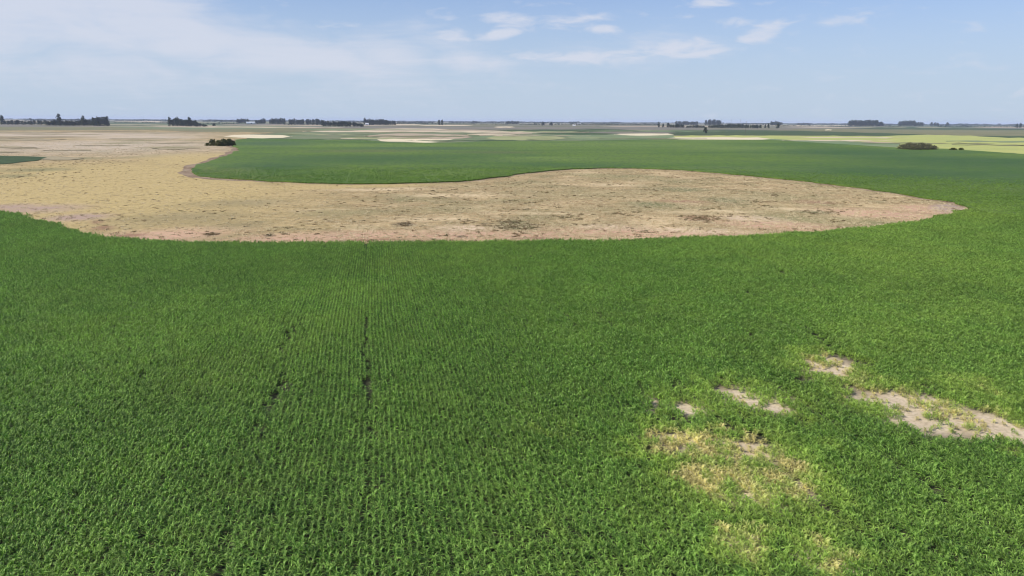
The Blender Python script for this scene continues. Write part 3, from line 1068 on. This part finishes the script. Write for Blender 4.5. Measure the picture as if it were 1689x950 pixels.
# ------------------------------------------------------------------ trees
def foliage_mat(name, a, b):
    m, N, out = new_mat(name)
    p = position(N)
    n = N.noise(p, 0.6, 3, 0.6)
    c = N.mix(N.ramp(n, 0.3, 0.7), a, b)
    d = N.new('ShaderNodeBsdfDiffuse')
    N.put(d.inputs[0], c)
    t = N.new('ShaderNodeBsdfTranslucent')
    N.put(t.inputs[0], c)
    mx = N.new('ShaderNodeMixShader')
    mx.inputs[0].default_value = 0.2
    N.nt.links.new(d.outputs[0], mx.inputs[1]); N.nt.links.new(t.outputs[0], mx.inputs[2])
    N.nt.links.new(mx.outputs[0], out.inputs[0])
    return m


M_FOL = foliage_mat('dark_foliage', (0.022, 0.036, 0.014), (0.045, 0.060, 0.024))
M_FOL2 = foliage_mat('bush_foliage', (0.045, 0.075, 0.016), (0.12, 0.11, 0.032))
M_THICK = foliage_mat('thicket_twigs', (0.075, 0.085, 0.036), (0.17, 0.15, 0.09))
M_BARK = plain_mat('bark', (0.10, 0.08, 0.06), (0.15, 0.12, 0.09))


def crown_mesh(name, seed, mat, h, rx, lobes=7, per=46, base=.22, leaf=.07, tall=False):
    """leaf clumps spread through several lobes; height h, half width rx"""
    r = random.Random(seed)
    vs, fs = [], []
    L = []
    for k in range(lobes):
        t = (k + .5) / lobes
        z = h * (base + (1 - base - .12) * t)
        rr = rx * (.62 if not tall else .75) * (1 - .55 * abs(t - .42))
        off = rx * .5 * (1 - t * .75)
        a = k * 2.4 + r.uniform(-.4, .4)
        L.append((math.cos(a) * off, math.sin(a) * off, z, rr * r.uniform(.75, 1.15), h * (.17 if not tall else .2) * r.uniform(.8, 1.2)))
    for (x, y, z, rr, rz) in L:
        for _ in range(per):
            th, ph = r.uniform(0, 6.28), math.acos(r.uniform(-1, 1))
            q = r.uniform(.55, 1.08)
            cx = x + math.sin(ph) * math.cos(th) * rr * q
            cy = y + math.sin(ph) * math.sin(th) * rr * q
            cz = z + math.cos(ph) * rz * q
            s = leaf * h * r.uniform(.6, 1.4)
            n = Vector((r.gauss(0, 1), r.gauss(0, 1), r.gauss(.3, 1))).normalized()
            u_ = n.orthogonal().normalized() * s
            v_ = n.cross(u_).normalized() * s * .7
            o = len(vs)
            c = Vector((cx, cy, cz))
            vs += [tuple(c - u_), tuple(c + v_), tuple(c + u_), tuple(c - v_)]
            fs.append((o, o + 1, o + 2, o + 3))
    me = bpy.data.meshes.new(name)
    me.from_pydata(vs, [], fs)
    me.materials.append(mat)
    return me


def trunk_mesh(name, seed, h, r0, limbs=4, rx=3.0):
    r = random.Random(seed)
    vs, fs = [], []

    def tube(pts, rads, n=6):
        o = len(vs)
        for p, q in zip(pts, rads):
            for k in range(n):
                a = 6.2832 * k / n
                vs.append((p[0] + math.cos(a) * q, p[1] + math.sin(a) * q, p[2]))
        for i in range(len(pts) - 1):
            for k in range(n):
                fs.append((o + i * n + k, o + i * n + (k + 1) % n, o + (i + 1) * n + (k + 1) % n, o + (i + 1) * n + k))
    tube([(0, 0, -.2), (r.uniform(-.2, .2), 0, h * .35), (r.uniform(-.4, .4), r.uniform(-.3, .3), h * .8)], [r0, r0 * .7, r0 * .2])
    for k in range(limbs):
        a = k * 2.1 + r.random()
        z = h * (.22 + .12 * k)
        tube([(0, 0, z), (math.cos(a) * rx * .35, math.sin(a) * rx * .35, z + h * .14), (math.cos(a) * rx * .7, math.sin(a) * rx * .7, z + h * .25)],
             [r0 * .4, r0 * .25, r0 * .08], 5)
    me = bpy.data.meshes.new(name)
    me.from_pydata(vs, [], fs)
    me.materials.append(M_BARK)
    return me


# unit trees: 20 m tall
tall_c = [crown_mesh('tall_crown', 200 + k, M_FOL, 20, 3.6, 8, 44, .12, .045, True) for k in range(4)]
round_c = [crown_mesh('round_crown', 220 + k, M_FOL, 20, 7.5, 9, 44, .14, .055) for k in range(4)]
tree_t = [trunk_mesh('tree_trunk', 240 + k, 20, .45, 4, 4) for k in range(3)]
bush_c = [crown_mesh('bush_crown', 260 + k, M_FOL2, 5, 4.2, 12, 90, .02, .07) for k in range(4)]
bush_t = [trunk_mesh('bush_trunk', 280 + k, 5, .14, 5, 2.2) for k in range(2)]
thick_c = [crown_mesh('thicket_crown', 300 + k, M_THICK, 5, 5.4, 16, 90, .0, .055) for k in range(4)]


def plant_tree(name, loc, h, w, kind, label, cat='tree', group=None):
    """kind: tall, round, bush, thicket; h and w are metres over all"""
    crowns, trunks, uh, uw = {'tall': (tall_c, tree_t, 20, 7.6), 'round': (round_c, tree_t, 20, 15.0),
                              'bush': (bush_c, bush_t, 5, 7.0), 'thicket': (thick_c, bush_t, 5, 7.4)}[kind]
    e = empty(name, loc, random.uniform(0, 6.28))
    tag(e, label, cat, group)
    for nm, me in (('trunk', random.choice(trunks)), ('crown', random.choice(crowns))):
        o = bpy.data.objects.new(nm, me)
        COL.objects.link(o)
        o.parent = e
        o.scale = (w / uw, w / uw, h / uh)
    return e


def tree_px(name, px, ytop, ybase, wpx, kind, label, cat='tree', group=None, dist=None):
    """a tree whose foot stands at (px, ybase) of the ground, crown top seen at ytop"""
    if dist is None:
        p = ground(px, ybase)
    else:
        p = at(px, dist)
    d = p.y * math.cos(PITCH) + H * math.sin(PITCH)     # depth along the optical axis
    hor = 199.5 + (px - 844.5) * 0.0059
    h = H + (hor - ytop) * d / FPX
    w = wpx * d / FPX
    return plant_tree(name, (p.x, p.y, 0), max(h, 2.5), w, kind, label, cat, group)


# bushes on the left inner corner of the crop
g = 'bushes at the corner of stubble and green crop'
for px, yt, yb, w, lab in [(342, 234.5, 240.5, 8, 'smallest low bush at the left end of the dark row on the stubble'),
                           (351, 228.5, 240.5, 13, 'rounded dark bush second from the left in the row by the crop corner'),
                           (361, 230, 241, 13, 'dense green bush in the middle of the row by the crop corner'),
                           (370, 227.5, 240.8, 14, 'tallest brownish bush in the row on the stubble corner'),
                           (379, 227.8, 240.5, 15, 'wide dark bush at the right end of the row touching the crop'),
                           (385, 231, 239.8, 8, 'small low bush leaning out right of the wide bush')]:
    tree_px('bush', px, yt, yb, w, 'bush', lab, 'bush', g)
# thicket right
g = 'shrubs of the grey brown thicket'
for k, (px, yt, yb, w) in enumerate([(1488, 236.5, 246.5, 13), (1498, 233.8, 247, 16), (1509, 235.2, 247.7, 15), (1519, 234, 247.5, 16),
                                     (1530, 235.8, 247.3, 14), (1540, 238.5, 247.3, 11)]):
    tree_px('thicket_shrub', px, yt, yb, w, 'thicket',
            ['dark green shrub at the left end of the thicket in the yellow field edge', 'grey brown leafless shrub in the left half of the thicket',
             'tallest grey brown shrub in the middle of the thicket', 'grey twiggy shrub right of the middle of the thicket',
             'brownish shrub near the right end of the thicket', 'lowest pale shrub at the right end of the thicket'][k], 'shrub', g)
tree_px('bush', 1572, 243.5, 248, 12, 'bush', 'low dark scrub beyond the right end of the grey thicket', 'bush')
tree_px('bush', 1585, 244.5, 248.2, 9, 'bush', 'smallest dark scrub at the edge of the yellow field', 'bush')
tree_px('tree', 1163, 209, 220, 9, 'round', 'lone leaning tree in front of the dark crop field', 'tree')
tree_px('tree', 1283, 203.5, 212, 8, 'round', 'lone round tree right of the long tree row')


ORD = ('first second third fourth fifth sixth seventh eighth ninth tenth eleventh twelfth thirteenth fourteenth fifteenth '
       'sixteenth seventeenth eighteenth nineteenth twentieth twenty-first twenty-second').split()


def belt(name, x0, x1, dist, tops, step, wpx, kind, label, group):
    """a line of single trees; tops = heights seen in px, interpolated along the line"""
    n = max(2, int(round((x1 - x0) / step)) + 1)
    for k in range(n):
        t = k / (n - 1)
        px = x0 + (x1 - x0) * t + random.uniform(-.25, .25) * step
        f = t * (len(tops) - 1)
        i = min(int(f), len(tops) - 2)
        yt = tops[i] + (tops[i + 1] - tops[i]) * (f - i) + random.uniform(-.8, .8)
        tree_px(name, px, yt, 0, wpx * random.uniform(1.0, 1.75), kind, '%s %s' % (ORD[k], label), 'tree', group, dist * random.uniform(.985, 1.015))


# left edge belt
tree_px('tall_tree', 3, 189, 0, 9, 'round', 'tall round tree cut by the left edge of the photo', 'tree', None, 2500)
tree_px('tall_tree', 97, 187.5, 0, 10, 'round', 'tallest round tree standing up out of the left belt', 'tree', None, 2300)
tree_px('tall_tree', 137, 190.5, 0, 10, 'round', 'dark tall tree left of the square clump in the left belt', 'tree', None, 2300)
tree_px('tall_tree', 176, 191.5, 0, 9, 'round', 'tall tree at the right end of the square clump', 'tree', None, 2300)
belt('belt_tree', 8, 78, 2600, [198.5, 198, 200, 197.5, 199], 5.2, 6.5, 'round', 'dim low tree of the broken line at the far left', 'low trees at the far left')
belt('belt_tree', 80, 152, 2350, [199.5, 198, 199.5, 199, 199.5, 196.5, 198], 3.8, 6.5, 'round', 'dark tree in the dense belt left of the square clump', 'dense left belt')
belt('clump_tree', 153, 176, 2300, [193.6, 193.4, 193.2, 193], 2.9, 5, 'tall', 'tall narrow tree in the square topped clump', 'square topped clump')
# second clump
tree_px('tall_tree', 279, 193, 0, 7.5, 'tall', 'tall dark tree at the left end of the second clump', 'tree', None, 2350)
tree_px('tall_tree', 291, 193.2, 0, 9, 'round', 'tall dark tree second from the left in the second clump', 'tree', None, 2350)
tree_px('tall_tree', 312, 193, 0, 8, 'tall', 'tall dark tree standing up at the right of the second clump', 'tree', None, 2350)
belt('clump_tree', 283, 322, 2320, [196.5, 195, 196, 197.5, 197, 198.5], 3.6, 6.5, 'round', 'dark tree packed inside the second clump', 'second dark clump')
belt('clump_tree', 322, 338, 2300, [200.5, 205], 4, 6, 'round', 'low tree at the sloping right end of the second clump', 'second dark clump low end')
tree_px('tree', 352, 203, 0, 7, 'round', 'small low tree right of the second clump', 'tree', None, 2500)
# farm at 400..470
belt('farm_tree', 392, 408, 4200, [196, 196.3], 3.2, 4.5, 'round', 'hazy tree left of the white farm shed', 'trees left of the white shed')
belt('farm_tree', 423, 436, 3900, [197, 197.2, 195.8], 3.2, 5, 'round', 'dark tree right of the white farm shed', 'trees right of the white shed')
belt('farm_tree', 445, 469, 3800, [196.2, 195.6, 195, 196], 3.0, 4.2, 'tall', 'spiky narrow tree in the row right of the white shed', 'spiky tree row')
belt('farm_tree', 477, 501, 3700, [197, 196, 197, 197], 3.0, 4.6, 'round', 'tree in the left half of the long even row', 'long even row, left half')
belt('farm_tree', 506, 530, 3700, [196.6, 197, 195.2, 197], 3.0, 4.6, 'round', 'tree in the right half of the long even row', 'long even row, right half')
belt('belt_tree', 533, 598, 2600, [198.5, 200, 199.5, 200, 201, 202, 204], 4.0, 6, 'round', 'dark tree in the low belt sloping down to the white barn', 'low sloping belt')
belt('clump_tree', 602, 614, 3500, [195.8, 197.2], 4, 5, 'tall', 'tall tree at the left end of the clump by the white barn', 'clump by the white barn, tall end')
belt('clump_tree', 610, 651, 3500, [197, 197.2, 197, 195.8, 198, 198.5, 198], 3.1, 5, 'round', 'dark tree in the long clump right of the white barn', 'clump by the white barn')
tree_px('tree', 724, 197.3, 0, 6, 'round', 'left tree of the dark pair standing close together', 'tree', None, 3600)
tree_px('tree', 729, 197.6, 0, 6, 'round', 'right tree of the dark pair standing close together', 'tree', None, 3600)
tree_px('tree', 896, 201.5, 0, 8, 'round', 'left one of two separate round trees near the centre', 'tree', None, 3900)
tree_px('tree', 909, 201.5, 0, 8, 'round', 'right one of two separate round trees near the centre', 'tree', None, 3900)
tree_px('tree', 1087, 201.2, 0, 4.5, 'tall', 'tall narrow tree at the left end of the right belt', 'tree', None, 3000)
tree_px('tree', 1094, 203.5, 0, 5, 'round', 'short tree beside the narrow one in the right belt', 'tree', None, 3000)
tree_px('tree', 1102.5, 202, 0, 7, 'round', 'square tall tree near the left end of the right belt', 'tree', None, 3000)
belt('belt_tree', 1108, 1127, 3000, [205, 204.8, 205.5], 3.3, 5, 'round', 'low dark tree right of the square tree', 'low trees right of the square tree')
belt('belt_tree', 1135, 1160, 3000, [207, 206.5, 206, 207], 4, 5, 'round', 'low tree in the middle gap of the right belt', 'low middle trees of the right belt')
belt('row_tree', 1170, 1190, 3000, [207, 206, 205], 3.6, 5, 'round', 'low tree at the left start of the long row', 'start of the long row')
belt('row_tree', 1191, 1226, 2950, [205.2, 204.5, 204.2, 204, 203.8], 3.0, 4.6, 'round', 'dark tree in the long close row, taller half', 'long close row, taller half')
belt('row_tree', 1229, 1254, 2950, [205.4, 205.6, 205.4], 3.2, 4.4, 'round', 'dark tree in the long close row, lower half', 'long close row, lower half')
tree_px('tree', 1263, 205.5, 0, 4.5, 'round', 'small tree right of the end of the long row', 'tree', None, 3000)
tree_px('tree', 1268, 203.5, 0, 4.5, 'tall', 'narrow tree right of the end of the long row', 'tree', None, 3000)
tree_px('tree', 1684, 203, 0, 5, 'round', 'small dim tree at the right edge of the photo', 'tree', None, 4200)
tree_px('tree', 1678, 203.5, 0, 4, 'tall', 'small narrow tree near the right edge of the photo', 'tree', None, 4200)
# bluish groves on the right skyline
belt('grove_tree', 1401, 1420, 5200, [198.2, 197.6, 198.6], 3.6, 7, 'round', 'bluish tree in the left half of the larger grove', 'larger bluish grove, left half')
belt('grove_tree', 1424, 1455, 5200, [199, 198.2, 197.6, 198.2, 201.5], 3.8, 7, 'round', 'bluish tree in the right half of the larger grove', 'larger bluish grove, right half')
belt('grove_tree', 1485, 1507, 6000, [200.5, 198.4, 198.6, 199], 3.6, 6.5, 'round', 'hazy tree in the smaller grove', 'smaller hazy grove')
belt('grove_tree', 1511, 1521, 6000, [201, 201.4], 3.6, 5.5, 'round', 'low hazy tree right of the smaller grove', 'low end of the smaller grove')
belt('grove_tree', 1537, 1546, 6200, [201.8, 202], 4, 5, 'round', 'faint hazy tree beyond the smaller grove', 'faint pair beyond the grove')
tree_px('grove_tree', 1563, 201.8, 0, 7, 'round', 'lone faint tree farther right of the smaller grove', 'tree', None, 6200)
# hazy block groves
belt('grove_tree', 836, 854, 5600, [200.2, 199.8, 200.3], 3.0, 5.2, 'round', 'grey hazy tree in the block shaped grove at the centre', 'block shaped grove')
belt('grove_tree', 1165, 1187, 5200, [198.2, 197.6, 197.4, 198.4], 3.4, 5.5, 'round', 'pale blue tree standing behind the long row', 'pale grove behind the long row')
belt('grove_tree', 1272, 1288, 5400, [200.4, 200, 200.6], 3.6, 5.5, 'round', 'pale tree in the faint grove right of the row', 'faint grove right of the row')
belt('grove_tree', 1116, 1150, 5600, [200.2, 200, 200.4], 3.4, 5, 'round', 'pale tree in the thin hazy line behind the belt', 'thin hazy line')


# ------------------------------------------------------------------ woodland on the skyline
def far_belt(x0, x1, dist, h, gapc=.12, dens=1.0):
    vs, fs = [], []
    a0, a1 = at(x0, dist), at(x1, dist)
    n = int((x1 - x0) * dist / FPX / 9 * dens)
    for k in range(n):
        t = k / max(1, n - 1)
        if vnoise([t * (x1 - x0)], [dist], 9, 80)[0] < gapc:
            continue
        p = at(x0 + (x1 - x0) * t, dist * (1 + random.uniform(-.01, .01)))
        hh = h * (.55 + .6 * vnoise([t * (x1 - x0)], [3.0 + dist], 6, 81)[0])
        for _ in range(9):
            c = Vector((p.x + random.gauss(0, 5), p.y + random.gauss(0, 5), hh * random.uniform(.1, .92)))
            nn = Vector((random.gauss(0, .6), random.gauss(0, .6) - .7, random.gauss(.2, .5))).normalized()
            s = hh * random.uniform(.16, .34)
            u_ = nn.orthogonal().normalized() * s
            v_ = nn.cross(u_).normalized() * s
            o = len(vs)
            vs += [tuple(c - u_), tuple(c + v_), tuple(c + u_), tuple(c - v_)]
            fs.append((o, o + 1, o + 2, o + 3))
    o = mesh_obj('far_woodland', vs, fs, M_FOL)
    return tag(o, kind='stuff')


for args in [(190, 275, 7500, 19), (40, 160, 6500, 20), (335, 400, 6500, 20), (655, 715, 6000, 19), (738, 830, 7200, 17), (855, 1085, 8200, 16),
             (940, 956, 7000, 24), (1300, 1400, 8000, 15), (1316, 1336, 7000, 24), (1458, 1700, 8500, 17), (560, 605, 7000, 16),
             (-100, 1800, 11500, 18), (880, 900, 6900, 17), (780, 786, 6900, 26), (952, 1085, 5200, 10), (1560, 1760, 9500, 24),
             (1225, 1275, 7500, 17), (350, 480, 8800, 20),
             (185, 275, 4300, 8), (338, 395, 3600, 8), (655, 722, 4600, 11), (735, 835, 4600, 8), (860, 892, 4400, 9), (915, 1082, 5000, 9),
             (1290, 1400, 4600, 9), (1460, 1484, 5000, 10), (1548, 1700, 5200, 11), (470, 535, 3300, 8)]:
    far_belt(*args)

# ------------------------------------------------------------------ farm sheds and poles
def wall_mat(name, col, rough=.6):
    m, N, out = new_mat(name)
    p = position(N)
    n = N.noise(p, 0.7, 4, .6)
    bsdf(N, out, N.mix(N.math('MULTIPLY', N.ramp(n, .4, .7), .3), col, tuple(c * .7 for c in col)), rough)
    return m


M_WHITE = wall_mat('white_sheet_metal', (0.80, 0.79, 0.76))
M_ROOF = wall_mat('light_zinc_roof', (0.70, 0.71, 0.72), .4)
M_DOOR = wall_mat('grey_door', (0.20, 0.20, 0.21))


def shed(px, dist, length, depth, eave, ridge, label, name='farm_shed'):
    p = at(px, dist)
    e = empty(name, (p.x, p.y, 0), -math.atan2(p.x, p.y))
    tag(e, label, 'shed')
    l, d = length / 2, depth / 2
    vs = [(-l, -d, 0), (l, -d, 0), (l, d, 0), (-l, d, 0), (-l, -d, eave), (l, -d, eave), (l, d, eave), (-l, d, eave), (-l, 0, ridge), (l, 0, ridge)]
    mesh_obj('wall', vs, [(0, 1, 5, 4), (2, 3, 7, 6), (1, 2, 6, 9, 5), (3, 0, 4, 8, 7)], M_WHITE, e)
    o = .5
    s = (ridge - eave) / d
    rv_ = []
    for z in (.06, .22):
        rv_ += [(-l - o, -d - o, eave - s * o + z), (l + o, -d - o, eave - s * o + z), (l + o, 0, ridge + z), (-l - o, 0, ridge + z),
                (l + o, d + o, eave - s * o + z), (-l - o, d + o, eave - s * o + z)]
    mesh_obj('roof', rv_, [(0, 3, 2, 1), (3, 5, 4, 2), (6, 7, 8, 9), (9, 8, 10, 11), (0, 1, 7, 6), (4, 5, 11, 10), (1, 2, 8, 7), (2, 4, 10, 8), (0, 6, 9, 3), (3, 9, 11, 5)], M_ROOF, e)
    w = min(3.0, l * .35)
    dv = [(-w, -d - .06, 0), (w, -d - .06, 0), (w, -d - .06, eave * .75), (-w, -d - .06, eave * .75), (-w, -d - .001, 0), (w, -d - .001, 0), (w, -d - .001, eave * .75), (-w, -d - .001, eave * .75)]
    mesh_obj('door', dv, [(0, 1, 2, 3), (1, 5, 6, 2), (4, 0, 3, 7), (3, 2, 6, 7)], M_DOOR, e)


shed(414, 4000, 54, 20, 6.5, 10.5, 'long low white shed with a pale roof among the trees on the left skyline')
shed(605, 3450, 16, 11, 7, 10, 'small white barn between the sloping belt and the dark clump', 'barn')
shed(947, 3600, 14, 8, 4, 6.5, 'small white shed alone on the grey plain right of the two round trees')
shed(955, 6200, 34, 12, 7, 10, 'faint pale shed behind the small white one on the centre skyline')

M_POLE = wall_mat('pole_wood', (0.16, 0.13, 0.10), .9)


def pole(px, dist, h, label, group=None):
    p = at(px, dist)
    vs, fs = [], []

    def box(x, y, z, a, b, c):
        o = len(vs)
        for dz in (0, c):
            vs.extend([(x - a, y - b, z + dz), (x + a, y - b, z + dz), (x + a, y + b, z + dz), (x - a, y + b, z + dz)])
        fs.extend([(o, o + 3, o + 2, o + 1), (o + 4, o + 5, o + 6, o + 7), (o, o + 1, o + 5, o + 4), (o + 1, o + 2, o + 6, o + 5), (o + 2, o + 3, o + 7, o + 6), (o + 3, o, o + 4, o + 7)])
    e = empty('utility_pole', (p.x, p.y, 0), -math.atan2(p.x, p.y))
    tag(e, label, 'utility pole', group)
    box(0, 0, 0, .2, .2, h)
    mesh_obj('post', vs, fs, M_POLE, e)
    vs.clear(); fs.clear()
    box(0, -.32, h - 1.0, 1.5, .1, .2)
    mesh_obj('crossarm', vs, fs, M_POLE, e)


pole(1231, 1500, 26, 'tallest thin pole standing in front of the long tree row')
for px, d, w in ((1190, 2600, 'left end'), (1206, 2600, 'taller half'), (1221, 2600, 'middle'), (1257, 2600, 'right end')):
    pole(px, d, 34, 'thin utility pole rising above the long tree row at its ' + w)

# ------------------------------------------------------------------ the air
def haze_box():
    r, z0, z1 = 21000.0, -1.2, 60.0
    vs = [(-r, -r, z0), (r, -r, z0), (r, r, z0), (-r, r, z0), (-r, -r, z1), (r, -r, z1), (r, r, z1), (-r, r, z1)]
    fs = [(0, 3, 2, 1), (4, 5, 6, 7), (0, 1, 5, 4), (1, 2, 6, 5), (2, 3, 7, 6), (3, 0, 4, 7)]
    m, N, out = new_mat('haze_air')
    v = N.new('ShaderNodeVolumePrincipled')
    v.inputs['Color'].default_value = (*HAZE_COLOR, 1)
    v.inputs['Density'].default_value = HAZE_DENSITY
    v.inputs['Anisotropy'].default_value = 0.0
    N.nt.links.new(v.outputs[0], out.inputs['Volume'])
    tag(mesh_obj('haze', vs, fs, m), kind='stuff')


haze_box()
